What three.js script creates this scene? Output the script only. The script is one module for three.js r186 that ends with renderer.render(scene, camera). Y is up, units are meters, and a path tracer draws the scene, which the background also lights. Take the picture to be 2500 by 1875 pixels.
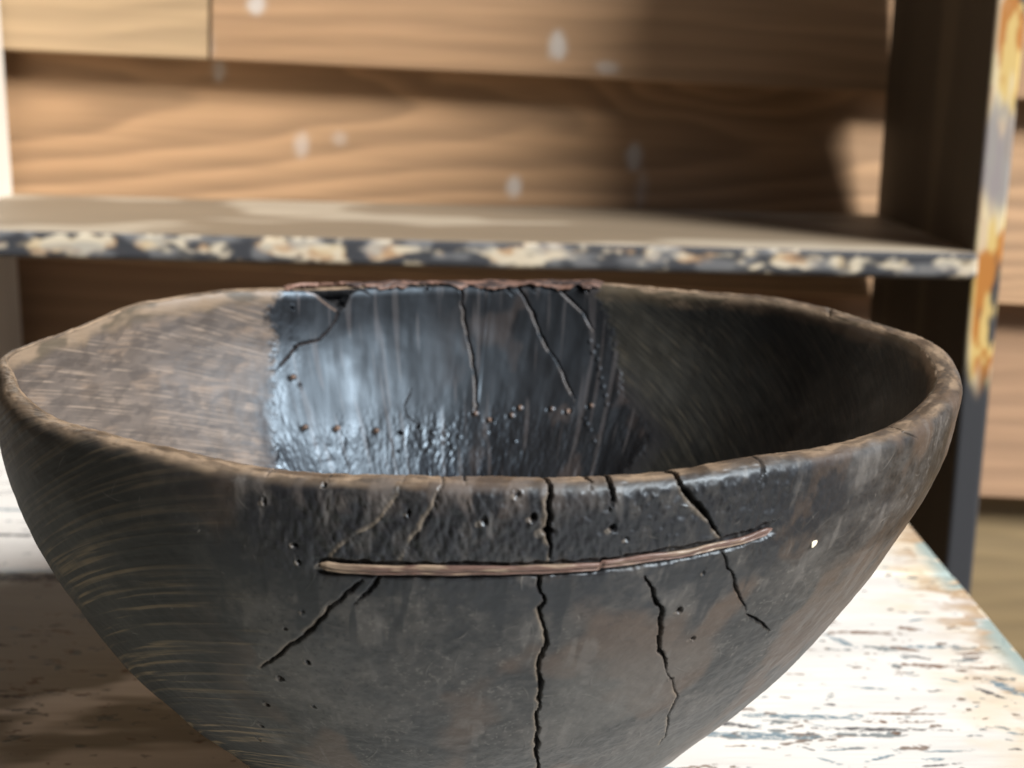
import * as THREE from 'three';
import { RoundedBoxGeometry } from 'three/addons/geometries/RoundedBoxGeometry.js';
import { mergeGeometries } from 'three/addons/utils/BufferGeometryUtils.js';

// ------------------------------------------------------------------ camera, sky, sun, exposure
const scene = new THREE.Scene();
const camera = new THREE.PerspectiveCamera(29.06, 4 / 3, 0.02, 400);
camera.position.set(0.0093, 0.2584, 0.5051);
{
  const p = 0.2218;
  camera.lookAt(0.0093, 0.2584 - Math.sin(p), 0.5051 - Math.cos(p));
}
camera.focus = 0.44;
camera.userData.fStop = 14;

const renderer = new THREE.WebGLRenderer({ antialias: true });
renderer.setSize(1024, 768);
renderer.toneMapping = THREE.LinearToneMapping;
renderer.toneMappingExposure = 1.45;
renderer.shadowMap.enabled = true;

{ // even, slightly blue overcast sky, a little brighter towards the horizon
  const w = 256, h = 128, d = new Float32Array(w * h * 4);
  for (let y = 0; y < h; y++) for (let x = 0; x < w; x++) {
    const el = ((y + 0.5) / h - 0.5) * Math.PI, i = (y * w + x) * 4, up = Math.max(0, Math.sin(el));
    const k = 0.19 - 0.02 * up;
    d[i] = 0.6 * k; d[i + 1] = 0.88 * k; d[i + 2] = 1.36 * k; d[i + 3] = 1;
  }
  const sky = new THREE.DataTexture(d, w, h, THREE.RGBAFormat, THREE.FloatType);
  sky.mapping = THREE.EquirectangularReflectionMapping;
  sky.magFilter = sky.minFilter = THREE.LinearFilter; sky.needsUpdate = true;
  scene.background = sky; scene.environment = sky;
}
const SUN_AZ = 55 * Math.PI / 180, SUN_EL = 38 * Math.PI / 180; // bright gap in the cloud, right of and behind the camera
const SUN = new THREE.Vector3(Math.sin(SUN_AZ) * Math.cos(SUN_EL), Math.sin(SUN_EL), Math.cos(SUN_AZ) * Math.cos(SUN_EL));
const sun = new THREE.DirectionalLight(new THREE.Color(1, 0.98, 0.955), 5);
sun.position.copy(SUN).multiplyScalar(6); sun.target.position.set(0, 0, -0.1);
sun.castShadow = true; sun.shadow.radius = 38; sun.shadow.mapSize.set(2048, 2048);
Object.assign(sun.shadow.camera, { left: -2, right: 2, top: 2, bottom: -2, near: 0.5, far: 14 });
scene.add(sun, sun.target);

// ------------------------------------------------------------------ helpers
const D2R = Math.PI / 180;
const clamp = (x, a = 0, b = 1) => (x < a ? a : x > b ? b : x);
const sst = (a, b, x) => { const t = clamp((x - a) / (b - a)); return t * t * (3 - 2 * t); };
const mix = (a, b, t) => a + (b - a) * t;
const RND = (() => { const t = new Float32Array(65536); let s = 12345; for (let i = 0; i < 65536; i++) { s = (s + 0x6d2b79f5) | 0; let v = Math.imul(s ^ (s >>> 15), 1 | s); v = (v + Math.imul(v ^ (v >>> 7), 61 | v)) ^ v; t[i] = ((v ^ (v >>> 14)) >>> 0) / 4294967296; } return t; })();
const hash = (x, y, s) => RND[(Math.imul(x, 374761) + Math.imul(y, 668265) + Math.imul(s, 97531) ^ Math.imul(x ^ (y << 3), 2654435)) >>> 7 & 65535];
function vn(x, y, s = 0) { // value noise 0..1
  const xi = Math.floor(x), yi = Math.floor(y); let u = x - xi, v = y - yi; u = u * u * (3 - 2 * u); v = v * v * (3 - 2 * v);
  const a = hash(xi, yi, s), b = hash(xi + 1, yi, s), c = hash(xi, yi + 1, s), d = hash(xi + 1, yi + 1, s);
  return a + (b - a) * u + (c - a) * v + (a - b - c + d) * u * v;
}
function fbm(x, y, s = 0, o = 4) { let a = 0.5, t = 0, n = 0; for (let i = 0; i < o; i++) { t += a * vn(x, y, s + i * 7); n += a; x = x * 2.03 + 17.3; y = y * 2.03 + 5.1; a *= 0.5; } return t / n; }
function rng(seed) { let s = seed | 0; return () => { s = (s + 0x6d2b79f5) | 0; let t = Math.imul(s ^ (s >>> 15), 1 | s); t = (t + Math.imul(t ^ (t >>> 7), 61 | t)) ^ t; return ((t ^ (t >>> 14)) >>> 0) / 4294967296; }; }
const s255 = (l) => { l = clamp(l); return 255 * (l <= 0.0031308 ? 12.92 * l : 1.055 * Math.pow(l, 1 / 2.4) - 0.055); };
// maps(w, h, f): f(u, v, out) fills out = [r, g, b (linear), roughness, height 0..1]; returns {map, roughnessMap, bumpMap}
function maps(w, h, f, wrap = THREE.RepeatWrapping, want = 'crb') {
  const c = new Uint8Array(w * h * 4), r = new Uint8Array(w * h * 4), b = new Float32Array(w * h), o = [0, 0, 0, 0.6, 0.5];
  for (let y = 0; y < h; y++) for (let x = 0; x < w; x++) {
    o[3] = 0.6; o[4] = 0.5; f((x + 0.5) / w, (y + 0.5) / h, o); const n = y * w + x, i = n * 4;
    c[i] = s255(o[0]); c[i + 1] = s255(o[1]); c[i + 2] = s255(o[2]); c[i + 3] = 255;
    r[i] = r[i + 1] = r[i + 2] = 255 * clamp(o[3]); r[i + 3] = 255; b[n] = clamp(o[4]);
  }
  const t = (d, fmt, type) => { const q = new THREE.DataTexture(d, w, h, fmt, type); q.wrapS = q.wrapT = wrap; q.magFilter = THREE.LinearFilter; q.minFilter = THREE.LinearMipmapLinearFilter; q.generateMipmaps = true; q.needsUpdate = true; return q; };
  const out = {};
  out.map = t(c, THREE.RGBAFormat, THREE.UnsignedByteType); out.map.colorSpace = THREE.SRGBColorSpace;
  if (want.includes('r')) out.roughnessMap = t(r, THREE.RGBAFormat, THREE.UnsignedByteType);
  if (want.includes('b')) out.bumpMap = t(b, THREE.RedFormat, THREE.FloatType);
  return out;
}
const std = (o) => new THREE.MeshStandardMaterial({ roughness: 1, metalness: 0, ...o });
function mesh(name, geo, mat, parent = scene, label) {
  const m = new THREE.Mesh(geo, mat); m.name = name; m.castShadow = m.receiveShadow = true;
  if (label) m.userData.label = label; parent.add(m); return m;
}
function thing(name, label, category, pos = [0, 0, 0]) { const g = new THREE.Group(); g.name = name; g.userData = { label, category }; g.position.set(...pos); scene.add(g); return g; }
const structure = (o) => { o.userData.kind = 'structure'; return o; };

// ------------------------------------------------------------------ large structure: ground, floor, clapboard wall, added sky-blocking roof and walls
structure(mesh('ground', new THREE.PlaneGeometry(240, 240).rotateX(-Math.PI / 2).translate(0, -0.9, 0), std({
  ...maps(256, 256, (u, v, o) => { const n = fbm(u * 24, v * 24, 3, 4), g = sst(0.4, 0.6, fbm(u * 9, v * 9, 9, 3)); o[0] = mix(0.26, 0.18, g) * (0.6 + n * 0.8); o[1] = mix(0.22, 0.17, g) * (0.6 + n * 0.8); o[2] = mix(0.17, 0.12, g) * (0.6 + n * 0.8); o[3] = 0.95; }, THREE.RepeatWrapping, 'c'),
})));
{
  const g = scene.children[scene.children.length - 1].geometry.attributes.uv; for (let i = 0; i < g.count; i++) g.setXY(i, g.getX(i) * 60, g.getY(i) * 60);
}
structure(mesh('floor', new THREE.BoxGeometry(4.6, 0.1, 3.4).translate(-0.3, -0.83, 0.3), std({ color: new THREE.Color(0.13, 0.1, 0.07), roughness: 0.85 })));

// wall boards: wedge section, thick at the lower edge, each lapped over the one below
function boardGeo(x0, x1, zBase, tBottom, tTop, h) {
  const s = new THREE.Shape(); // (z, y)
  s.moveTo(0, 0); s.lineTo(tBottom - 0.002, 0); s.lineTo(tBottom, 0.002); s.lineTo(tTop, h); s.lineTo(0, h); s.closePath();
  const g = new THREE.ExtrudeGeometry(s, { depth: x1 - x0, bevelEnabled: false, steps: 1 });
  g.rotateY(-Math.PI / 2).scale(-1, 1, 1); // shape x -> z
  const p = g.attributes.position;
  // after rotateY(-90): (x,y,z) -> (-z, y, x); scale x by -1 -> (z, y, x)
  const idx = g.index; if (!idx) { for (let i = 0; i < p.count; i += 3) { for (let c = 0; c < 3; c++) { const a = p.getComponent(i + 1, c); p.setComponent(i + 1, c, p.getComponent(i + 2, c)); p.setComponent(i + 2, c, a); } } }
  g.translate(x0, 0, zBase);
  const uv = g.attributes.uv; for (let i = 0; i < p.count; i++) uv.setXY(i, p.getX(i) + (p.getZ(i) - zBase) * 0.2, p.getY(i));
  g.computeVertexNormals(); return g;
}
const TX = 1.4, TY = 0.24; // size of one board texture in metres, starting at x = -0.62
function boardMat(seed, tone, cathedral, dabs = []) {
  const m = maps(360, 96, (u, v, o) => {
    const x = u * TX - 0.62, y = v * TY;
    let w = fbm(x * 5, y * 16, seed, 3) - 0.5, ring;
    if (cathedral) { const k = y - 0.155 + w * 0.05; ring = (x * 0.9 + k * k * 62 + w * 0.5 + (fbm(x * 2.4, y * 5, seed + 2, 2) - 0.5) * 0.5) * 6.4; } else ring = (y + w * 0.03 + Math.sin(x * 3 + seed) * 0.012) * 42;
    const f = ring - Math.floor(ring), band = sst(0, 0.75, f) * (1 - sst(0.8, 1, f));
    const fine = fbm(x * 12, y * 320, seed + 3, 2), big = fbm(x * 2.2, y * 7, seed + 5, 3);
    const k = (cathedral ? mix(0.76, 1.1, 1 - band) : mix(0.9, 1.08, 1 - band)) * (0.86 + fine * 0.28) * (0.78 + big * 0.44);
    o[0] = tone[0] * k; o[1] = tone[1] * k * (0.97 + 0.06 * big); o[2] = tone[2] * k * (0.9 + 0.2 * big);
    for (const [dx, dy, rx, ry, a] of dabs) {
      const q = ((x - dx) / rx) ** 2 + ((y - dy) / ry) ** 2 + (fbm(x * 160, y * 160, 77, 2) - 0.5) * 0.9;
      const t = (1 - sst(0.1, 1.7, q)) * a * 0.8; o[0] = mix(o[0], 0.62, t); o[1] = mix(o[1], 0.62, t); o[2] = mix(o[2], 0.6, t);
    }
    o[4] = 0.5 + (fine - 0.5) * 0.5 - band * 0.15; o[3] = 0.72;
  }, THREE.MirroredRepeatWrapping, 'cb');
  for (const t of [m.map, m.bumpMap]) { t.repeat.set(1 / TX, 1 / TY); t.offset.set(0.62 / TX, 0); }
  return std({ ...m, bumpScale: 0.0006, roughness: 0.72 });
}
const wall = thing('clapboard_wall', 'weathered tan wooden clapboard wall behind the painted shelf unit', 'wall', [0, 0.236, 0]);
wall.rotation.z = -2.75 * D2R;
{
  const P = 0.191, tone = [0.41, 0.25, 0.135], pale = [0.43, 0.30, 0.17];
  const mats = { up0: boardMat(11, pale, false, [[-0.36, 0.075, 0.012, 0.01, 0.35]]), up1: boardMat(23, tone, false, [[-0.218, 0.052, 0.008, 0.009, 0.75], [0.058, 0.028, 0.008, 0.013, 0.75], [0.105, 0.012, 0.012, 0.006, 0.5], [-0.26, 0.004, 0.004, 0.03, 0.3]]),
    low: boardMat(37, [0.42, 0.255, 0.135], true, [[-0.262, 0.183, 0.006, 0.011, 0.7], [-0.18, 0.118, 0.007, 0.013, 0.4], [-0.145, 0.125, 0.007, 0.007, 0.25], [0.022, 0.088, 0.007, 0.011, 0.6], [0.133, 0.122, 0.008, 0.013, 0.7], [0.142, 0.092, 0.006, 0.018, 0.3]]), any: boardMat(51, tone, false), down: boardMat(53, [0.34, 0.205, 0.115], false), down2: boardMat(59, [0.23, 0.165, 0.08], false), any2: boardMat(67, [0.47, 0.29, 0.15], true) };
  const lap = 0.03, tb = 0.043, tt = 0.008;
  for (let n = -6; n <= 7; n++) {
    const cuts = n === 0 ? [-2.2, -0.268, 2.6] : n % 2 ? [-2.2, 2.6] : [-2.2, 0.9, 2.6];
    for (let k = 0; k < cuts.length - 1; k++) {
      const m = n === 0 ? (k ? mats.up1 : mats.up0) : n === -1 ? mats.low : n === -2 ? mats.down : n === -3 ? mats.down2 : n % 2 ? mats.any : mats.any2;
      // a board's lower edge stands clear of the top of the one below
      mesh('board', boardGeo(cuts[k] + (k ? 0.0018 : 0), cuts[k + 1] - 0.0018, -0.927 + (k % 2) * 0.0015, tb, n === 0 ? 0.032 : tt, P + lap - 0.004).translate(0, n * P, 0), m, wall);
    }
  }
  mesh('sheathing', new THREE.BoxGeometry(4.8, 2.9, 0.04).translate(0.2, 0.12, -0.95), std({ color: new THREE.Color(0.09, 0.06, 0.04) }), wall);
}
{
  const dark = std({ color: new THREE.Color(0.11, 0.078, 0.05), roughness: 0.85 });  // unseen boards added out of view to block part of the sky
  const roof = thing('sky_block_roof', 'added unseen brown board roof, placed to block sky light', 'roof', [0, 2.0, 0]);
  for (let i = 0; i < 8; i++) mesh('board', new RoundedBoxGeometry(0.296, 0.03, 2.94, 2, 0.004).translate(-2.2 + i * 0.3, (i % 2) * 0.003, 0.31), dark, roof);
  const front = thing('sky_block_front_wall', 'added unseen brown board wall behind the camera, blocking sky light', 'wall', [0, 0, 1.75]);
  for (let i = 0; i < 12; i++) mesh('board', new RoundedBoxGeometry(0.286, 3.5, 0.03, 2, 0.004).translate(-2.1 + i * 0.29, 0.87, (i % 2) * 0.003), dark, front);
  const left = thing('sky_block_side_wall', 'added unseen brown board wall on the left, blocking sky light', 'wall', [-2.22, 0, 0]);
  for (let i = 0; i < 9; i++) mesh('board', new RoundedBoxGeometry(0.03, 2.86, 0.286, 2, 0.004).translate((i % 2) * 0.003, 0.54, -0.75 + i * 0.29), dark, left);
}

// ------------------------------------------------------------------ shelf unit
// worn paint on an edge: dark blue-grey paint, chips showing cream, white and peach coats
function chipMap(w, h, lx, ly, seed, pick) {
  return maps(w, h, (u, v, o) => {
    const x = u * lx, y = v * ly;
    pick(x, y, o, seed);
  }, THREE.ClampToEdgeWrapping, 'cb');
}
const shelfEdge = (x, y, o, s) => {
  const a = fbm(x * 46, y * 70, s, 3), b = fbm(x * 110 + 9, y * 120, s + 11, 3), c = fbm(x * 52, y * 60, s + 29, 2), l = fbm(x * 9, 3, s + 51, 2);
  o[0] = 0.036; o[1] = 0.039; o[2] = 0.046; o[3] = 0.6;
  const k = 1 - sst(0.002, 0.012, Math.abs(y - 0.0145 + (l - 0.5) * 0.006)); // rubbed most along the middle of the edge
  const t = sst(0.49, 0.62, a * 0.6 + b * 0.4 + k * 0.17 - 0.075 + (l - 0.5) * 0.12);
  const p2 = sst(0.42, 0.58, b), p1 = sst(0.44, 0.58, c);
  const P = [mix(0.42, 0.55, p1), mix(0.27, 0.44, p1), mix(0.15, 0.28, p1)], Q = [0.6, 0.54, 0.42];
  for (let i = 0; i < 3; i++) o[i] = mix(o[i], mix(P[i], Q[i], p2 * 0.8), t);
  const g = sst(0.52, 0.66, fbm(x * 50, y * 90, s + 41, 2)) * 0.5; o[0] = mix(o[0], 0.22, g); o[1] = mix(o[1], 0.225, g); o[2] = mix(o[2], 0.23, g);
  o[4] = 0.5 - t * 0.3;
};
const shelfTop = (x, y, o, s) => {
  const a = fbm(x * 5, y * 26, s, 4), b = fbm(x * 14, y * 130, s + 5, 3), c = sst(0.55, 0.66, fbm(x * 7, y * 16, s + 9, 3));
  const k = 0.8 + a * 0.3 + b * 0.12;
  o[0] = mix(0.2, 0.36, c) * k; o[1] = mix(0.158, 0.31, c) * k; o[2] = mix(0.108, 0.235, c) * k; o[3] = 0.6; o[4] = 0.5 + (b - 0.5) * 0.4;
};
const stileEdge = (x, y, o, s) => { // x across 0.026, y up 1.4 (v = 0 at the floor)
  const Y = y - 0.78, n = fbm(x * 90, y * 24, s, 3), n2 = fbm(x * 130, y * 40, s + 7, 3), e = fbm(x * 60, y * 14, s + 17, 3);
  o[0] = 0.03; o[1] = 0.032; o[2] = 0.038; o[3] = 0.55;
  const up = sst(0.0, 0.03, Y + (n - 0.5) * 0.05);           // below the shelf the edge keeps its dark paint
  const grey = sst(0.135, 0.16, Y + (n - 0.5) * 0.05) * (1 - sst(0.20, 0.225, Y + (n2 - 0.5) * 0.05));
  const t = up * sst(0.40, 0.47, n * 0.6 + e * 0.4 + 0.08);
  const or = sst(0.5, 0.58, n2 + (x > 0.012 ? 0.02 : 0.12) - 0.06);
  const c = [mix(0.6, 0.42, or), mix(0.43, 0.165, or), mix(0.15, 0.025, or)], w = sst(0.55, 0.62, e);
  for (let i = 0; i < 3; i++) { o[i] = mix(o[i], mix(c[i], [0.66, 0.6, 0.44][i], w * 0.6), t); o[i] = mix(o[i], [0.2, 0.195, 0.225][i], grey * up * 0.8); }
  o[4] = 0.5 - t * 0.3;
};
const panelIn = (dark) => (x, y, o, s) => {
  const a = fbm(x * 30, y * 3.5, s, 4), b = fbm(x * 120, y * 6, s + 3, 3), c = sst(0.56, 0.64, fbm(x * 22, y * 2.2, s + 8, 3));
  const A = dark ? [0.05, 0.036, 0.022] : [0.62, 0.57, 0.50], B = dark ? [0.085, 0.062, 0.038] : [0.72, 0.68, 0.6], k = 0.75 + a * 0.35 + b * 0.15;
  for (let i = 0; i < 3; i++) o[i] = mix(A[i], B[i], c * 0.8) * k;
  o[3] = 0.65; o[4] = 0.5 + (b - 0.5) * 0.4;
};
const unit = thing('shelf_unit', 'worn painted open shelf unit against the clapboard wall, chipped dark and cream edges', 'shelf', [0, -0.78, -0.75]);
{
  const bs = { bumpScale: 0.0005, roughness: 0.6 };
  const eMat = std({ ...chipMap(300, 14, 0.82, 0.026, 5, shelfEdge), ...bs }), tMat = std({ ...chipMap(300, 90, 0.82, 0.26, 9, shelfTop), ...bs });
  const under = std({ color: new THREE.Color(0.10, 0.075, 0.05), roughness: 0.8 });
  const sh = mesh('shelf', new RoundedBoxGeometry(0.832, 0.022, 0.262, 3, 0.005), [under, under, tMat, under, eMat, under], unit, 'thin shelf with chipped dark front edge');
  sh.position.set(-0.0485, 0.78 + 0.1068, 0); sh.rotation.z = -1.35 * D2R;
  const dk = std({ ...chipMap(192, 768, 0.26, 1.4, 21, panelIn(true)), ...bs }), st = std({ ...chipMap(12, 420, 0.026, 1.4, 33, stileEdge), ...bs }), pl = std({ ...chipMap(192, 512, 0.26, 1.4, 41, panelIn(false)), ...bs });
  // the panel's back edge is rebated to a thin tongue, so that a slot stays open where the clapboards step back
  const pg = mergeGeometries([new RoundedBoxGeometry(0.024, 1.4, 0.224, 3, 0.004).translate(0.012, 0.7, 0.019), new THREE.BoxGeometry(0.004, 1.396, 0.04).toNonIndexed().translate(0.0025, 0.7, -0.111)], false);
  pg.clearGroups(); { const n = new RoundedBoxGeometry(0.024, 1.4, 0.224, 3, 0.004); let at = 0; for (const g of n.groups) { pg.addGroup(g.start, g.count, g.materialIndex); at = Math.max(at, g.start + g.count); } pg.addGroup(at, pg.attributes.position.count - at, 0); }
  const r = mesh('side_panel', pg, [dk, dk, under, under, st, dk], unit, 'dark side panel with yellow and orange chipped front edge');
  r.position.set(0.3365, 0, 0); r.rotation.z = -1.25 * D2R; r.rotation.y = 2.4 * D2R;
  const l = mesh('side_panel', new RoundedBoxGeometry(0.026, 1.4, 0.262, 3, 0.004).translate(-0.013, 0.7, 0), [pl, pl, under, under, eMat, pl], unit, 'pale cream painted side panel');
  l.position.set(-0.46, 0, 0); l.rotation.z = -0.3 * D2R;
  for (const y of [0.25]) { const b = mesh('shelf', sh.geometry, sh.material, unit); b.position.set(-0.049, y, 0); b.rotation.z = -1 * D2R; b.scale.set(0.985, 1, 1); }
}

// ------------------------------------------------------------------ table
const table = thing('painted_table', 'distressed cream painted wooden table carrying the dark bowl', 'table', [0, -0.78, 0]);
{
  // marks: [x, z, half length, half width, turn, tone 0 brown / 1 blue-grey / 2 dark]
  const R = rng(4), marks = [];
  const add = (n, x0, x1, z0, z1, l0, l1, tilt, tones) => { for (let i = 0; i < n; i++) marks.push([mix(x0, x1, R()), mix(z0, z1, R()), mix(l0, l1, R()), mix(0.0004, 0.0014, R()), (R() - 0.5) * tilt, tones[(R() * tones.length) | 0]]); };
  const px = (x, z, l, w, a, t) => marks.push([x, z, l, w, a, t]);
  px(0.176, -0.136, 0.016, 0.0022, 0.02, 0); px(0.198, -0.141, 0.008, 0.0025, 0.3, 0); px(0.163, -0.126, 0.012, 0.0022, 0.95, 1); px(0.199, -0.119, 0.013, 0.0018, 0, 1);
  px(0.190, -0.117, 0.009, 0.0022, 0.4, 0); px(0.196, -0.098, 0.016, 0.0022, 0.12, 0); px(0.193, -0.108, 0.008, 0.0014, 0.5, 2); px(0.222, -0.096, 0.012, 0.0018, -0.04, 0);
  px(0.205, -0.152, 0.006, 0.0008, -0.35, 1); px(0.219, -0.112, 0.008, 0.0018, -0.1, 0); px(0.223, -0.075, 0.014, 0.0028, 1.05, 1); px(0.214, -0.07, 0.011, 0.0016, 0.9, 2); px(0.196, -0.165, 0.002, 0.0015, 0.3, 2);
  px(0.13, -0.047, 0.03, 0.0022, 0.06, 1); px(0.16, -0.036, 0.03, 0.0016, 0.02, 2); px(0.11, -0.03, 0.03, 0.003, 0.05, 1); px(0.10, -0.04, 0.012, 0.002, 0.3, 2); px(0.17, -0.05, 0.02, 0.001, 0, 0);
  px(-0.27, -0.272, 0.07, 0.0022, 0.03, 2); px(-0.3, -0.318, 0.06, 0.003, 0.02, 1); px(-0.33, -0.35, 0.05, 0.0016, 0.0, 2); px(-0.24, -0.205, 0.05, 0.006, 0.02, 2);
  add(26, 0.06, 0.215, -0.085, 0.0, 0.0015, 0.009, 1.2, [0, 1, 1, 2]); add(24, 0.05, 0.235, -0.25, -0.03, 0.001, 0.003, 0.8, [0, 1, 2]); add(170, -0.34, -0.05, -0.4, 0.03, 0.001, 0.009, 0.5, [1, 2, 2, 2]);
  const X0 = -0.56, LX = 0.82, Z0 = -0.46, LZ = 0.62, w = 2048, h = 1536, ink = new Float32Array(w * h), tone = new Uint8Array(w * h);
  for (const [x, z, l, hw, a, t] of marks) {
    const c = Math.cos(a), s = Math.sin(a), rr = l + 0.006;
    for (let j = Math.max(0, ((z - rr - Z0) / LZ * h) | 0); j < Math.min(h, ((z + rr - Z0) / LZ * h) | 0); j++) for (let i = Math.max(0, ((x - rr - X0) / LX * w) | 0); i < Math.min(w, ((x + rr - X0) / LX * w) | 0); i++) {
      const dx = X0 + (i + 0.5) / w * LX - x, dz = Z0 + (j + 0.5) / h * LZ - z, A = (dx * c + dz * s) / l, B = (-dx * s + dz * c) / hw;
      const n = fbm((dx + x) * 420, (dz + z) * 1500, 5, 3) - 0.5, q = A * A + B * B * (0.7 + 0.6 * Math.abs(A)) + n * 3.2;
      const k = 1 - sst(0.25, 0.9, q); if (k > ink[j * w + i]) { ink[j * w + i] = k; tone[j * w + i] = t; }
    }
  }
  const C = [[0.15, 0.085, 0.05], [0.13, 0.2, 0.24], [0.05, 0.05, 0.055]];
  const m = maps(w, h, (u, v, o) => {
    const x = X0 + u * LX, z = Z0 + v * LZ, i = (Math.min(h - 1, (v * h) | 0)) * w + Math.min(w - 1, (u * w) | 0);
    const g = fbm(x * 9, z * 70, 3, 4), big = fbm(x * 5, z * 9, 13, 3), f = fbm(x * 60, z * 600, 23, 2);
    let k = 0.9 + (g - 0.5) * 0.2 + (f - 0.5) * 0.1;
    o[0] = 0.77 * k; o[1] = 0.755 * k; o[2] = 0.715 * k; o[3] = 0.45 + 0.25 * g; o[4] = 0.6 + (f - 0.5) * 0.25;
    // ochre undercoat and bare wood along the right-hand end, where the paint has rubbed thin
    const e = sst(0.185, 0.245, x + (fbm(x * 40, z * 60, 31, 3) - 0.5) * 0.07) * sst(0.36, 0.5, fbm(x * 26, z * 34, 37, 3) + 0.12);
    o[0] = mix(o[0], 0.66, e * 0.55); o[1] = mix(o[1], 0.5, e * 0.55); o[2] = mix(o[2], 0.26, e * 0.55);
    const e2 = sst(0.205, 0.24, x + (fbm(x * 90, z * 130, 41, 3) - 0.5) * 0.05) * sst(0.52, 0.58, fbm(x * 90, z * 120, 47, 3));
    o[0] = mix(o[0], 0.34, e2 * 0.7); o[1] = mix(o[1], 0.2, e2 * 0.7); o[2] = mix(o[2], 0.09, e2 * 0.7);
    const e3 = sst(0.225, 0.238, x) * sst(0.5, 0.56, fbm(x * 30, z * 40, 53, 3)); o[0] = mix(o[0], 0.32, e3); o[1] = mix(o[1], 0.40, e3); o[2] = mix(o[2], 0.38, e3);
    // left of the front plank: worn grey-olive patches, darkened to stand for the bowl's shadow
    const b = sst(0.4, 0.5, fbm(x * 9, z * 26, 61, 4) + sst(0.02, -0.22, x) * 0.13) * sst(-0.222, -0.21, z) * sst(0.02, -0.1, x);
    o[0] = mix(o[0], 0.25 * k, b * 0.88); o[1] = mix(o[1], 0.24 * k, b * 0.88); o[2] = mix(o[2], 0.185 * k, b * 0.88);
    { // flaked patches: paint gone down to brown wood and blue-grey undercoat, in clusters with ragged edges
      const cl = Math.max(Math.exp(-(((x - 0.185) / 0.05) ** 2) - ((z + 0.118) / 0.024) ** 2), 0.95 * Math.exp(-(((x - 0.13) / 0.06) ** 2) - ((z + 0.035) / 0.018) ** 2), 0.4 * sst(-0.1, -0.2, x) * sst(-0.2, -0.1, z));
      const fl = fbm(x * 110, z * 260, 71, 4) + (fbm(x * 420, z * 900, 73, 2) - 0.5) * 0.25, e5 = sst(0.61, 0.65, fl + cl * 0.14 - 0.14), tn = sst(0.45, 0.55, fbm(x * 70, z * 120, 79, 2));
      o[0] = mix(o[0], mix(0.14, 0.12, tn), e5 * 0.85); o[1] = mix(o[1], mix(0.09, 0.15, tn), e5 * 0.85); o[2] = mix(o[2], mix(0.06, 0.16, tn), e5 * 0.85); o[4] -= e5 * 0.35;
    }
    const t = ink[i], c = C[tone[i]]; for (let q = 0; q < 3; q++) o[q] = mix(o[q], c[q], t * 0.92);
    o[4] -= t * 0.35 + e2 * 0.2; o[3] = mix(o[3], 0.8, Math.max(t, b * 0.6));
  }, THREE.MirroredRepeatWrapping);
  for (const t of [m.map, m.roughnessMap, m.bumpMap]) { t.repeat.set(1 / LX, 1 / LZ); t.offset.set(-X0 / LX, -Z0 / LZ); }
  const paint = std({ ...m, bumpScale: 0.0006 });
  const z = [-0.46, -0.2165, 0.02, 0.24, 0.42], top = 0.78;
  for (let i = 0; i < 4; i++) {
    const d = z[i + 1] - z[i] - 0.0014, g = new RoundedBoxGeometry(1.0, 0.026, d, 4, i === 0 ? 0.004 : 0.003);
    const p = g.attributes.position, uv = g.attributes.uv, cz = (z[i] + z[i + 1]) / 2;
    for (let k = 0; k < p.count; k++) { // ends rounded over
      let x = p.getX(k), y = p.getY(k); const e = clamp((x - 0.484) / 0.016), c = 0.007 * e * e; if (y > 0) y -= c; p.setY(k, y);
    }
    g.translate(-0.262, top - 0.013 + (i % 2 ? 0 : -0.0004), cz);
    for (let k = 0; k < p.count; k++) uv.setXY(k, p.getX(k) + (top - p.getY(k)), p.getZ(k) + (top - p.getY(k)) * 0.4);
    g.computeVertexNormals(); mesh('plank', g, paint, table);
  }
  for (const [x, zz] of [[-0.68, -0.4], [0.17, -0.4], [-0.68, 0.36], [0.17, 0.36]]) mesh('leg', new RoundedBoxGeometry(0.05, 0.664, 0.05, 2, 0.005).translate(x, 0.332, zz), paint, table);
  mesh('apron', new RoundedBoxGeometry(0.8, 0.085, 0.02, 2, 0.003).translate(-0.255, 0.71, 0.36), paint, table); mesh('apron', new RoundedBoxGeometry(0.8, 0.085, 0.02, 2, 0.003).translate(-0.255, 0.71, -0.4), paint, table);
}

// ------------------------------------------------------------------ bowl
const R0 = 0.16, H = 0.155, LT = 0.0052, DT = 0.016;
const SS = [0, 0.15, 0.3, 0.45, 0.6, 0.75, 0.9, 1], PR = [1, 0.987, 0.9324, 0.852, 0.751, 0.62, 0.453, 0.245];
const SL = SS.map((_, i) => i === 0 ? (PR[1] - PR[0]) / (SS[1] - SS[0]) : i === 7 ? (PR[7] - PR[6]) / (SS[7] - SS[6]) : ((h0, h1) => (h0 * h0 * PR[i + 1] - h1 * h1 * PR[i - 1] - (h0 * h0 - h1 * h1) * PR[i]) / (h0 * h1 * (h0 + h1)))(SS[i] - SS[i - 1], SS[i + 1] - SS[i]));
const prof = (s) => { let i = 0; while (i < 6 && s > SS[i + 1]) i++; const h = SS[i + 1] - SS[i], t = (s - SS[i]) / h, t2 = t * t, t3 = t2 * t; return (2 * t3 - 3 * t2 + 1) * PR[i] + (t3 - 2 * t2 + t) * h * SL[i] + (-2 * t3 + 3 * t2) * PR[i + 1] + (t3 - t2) * h * SL[i + 1]; };
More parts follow.
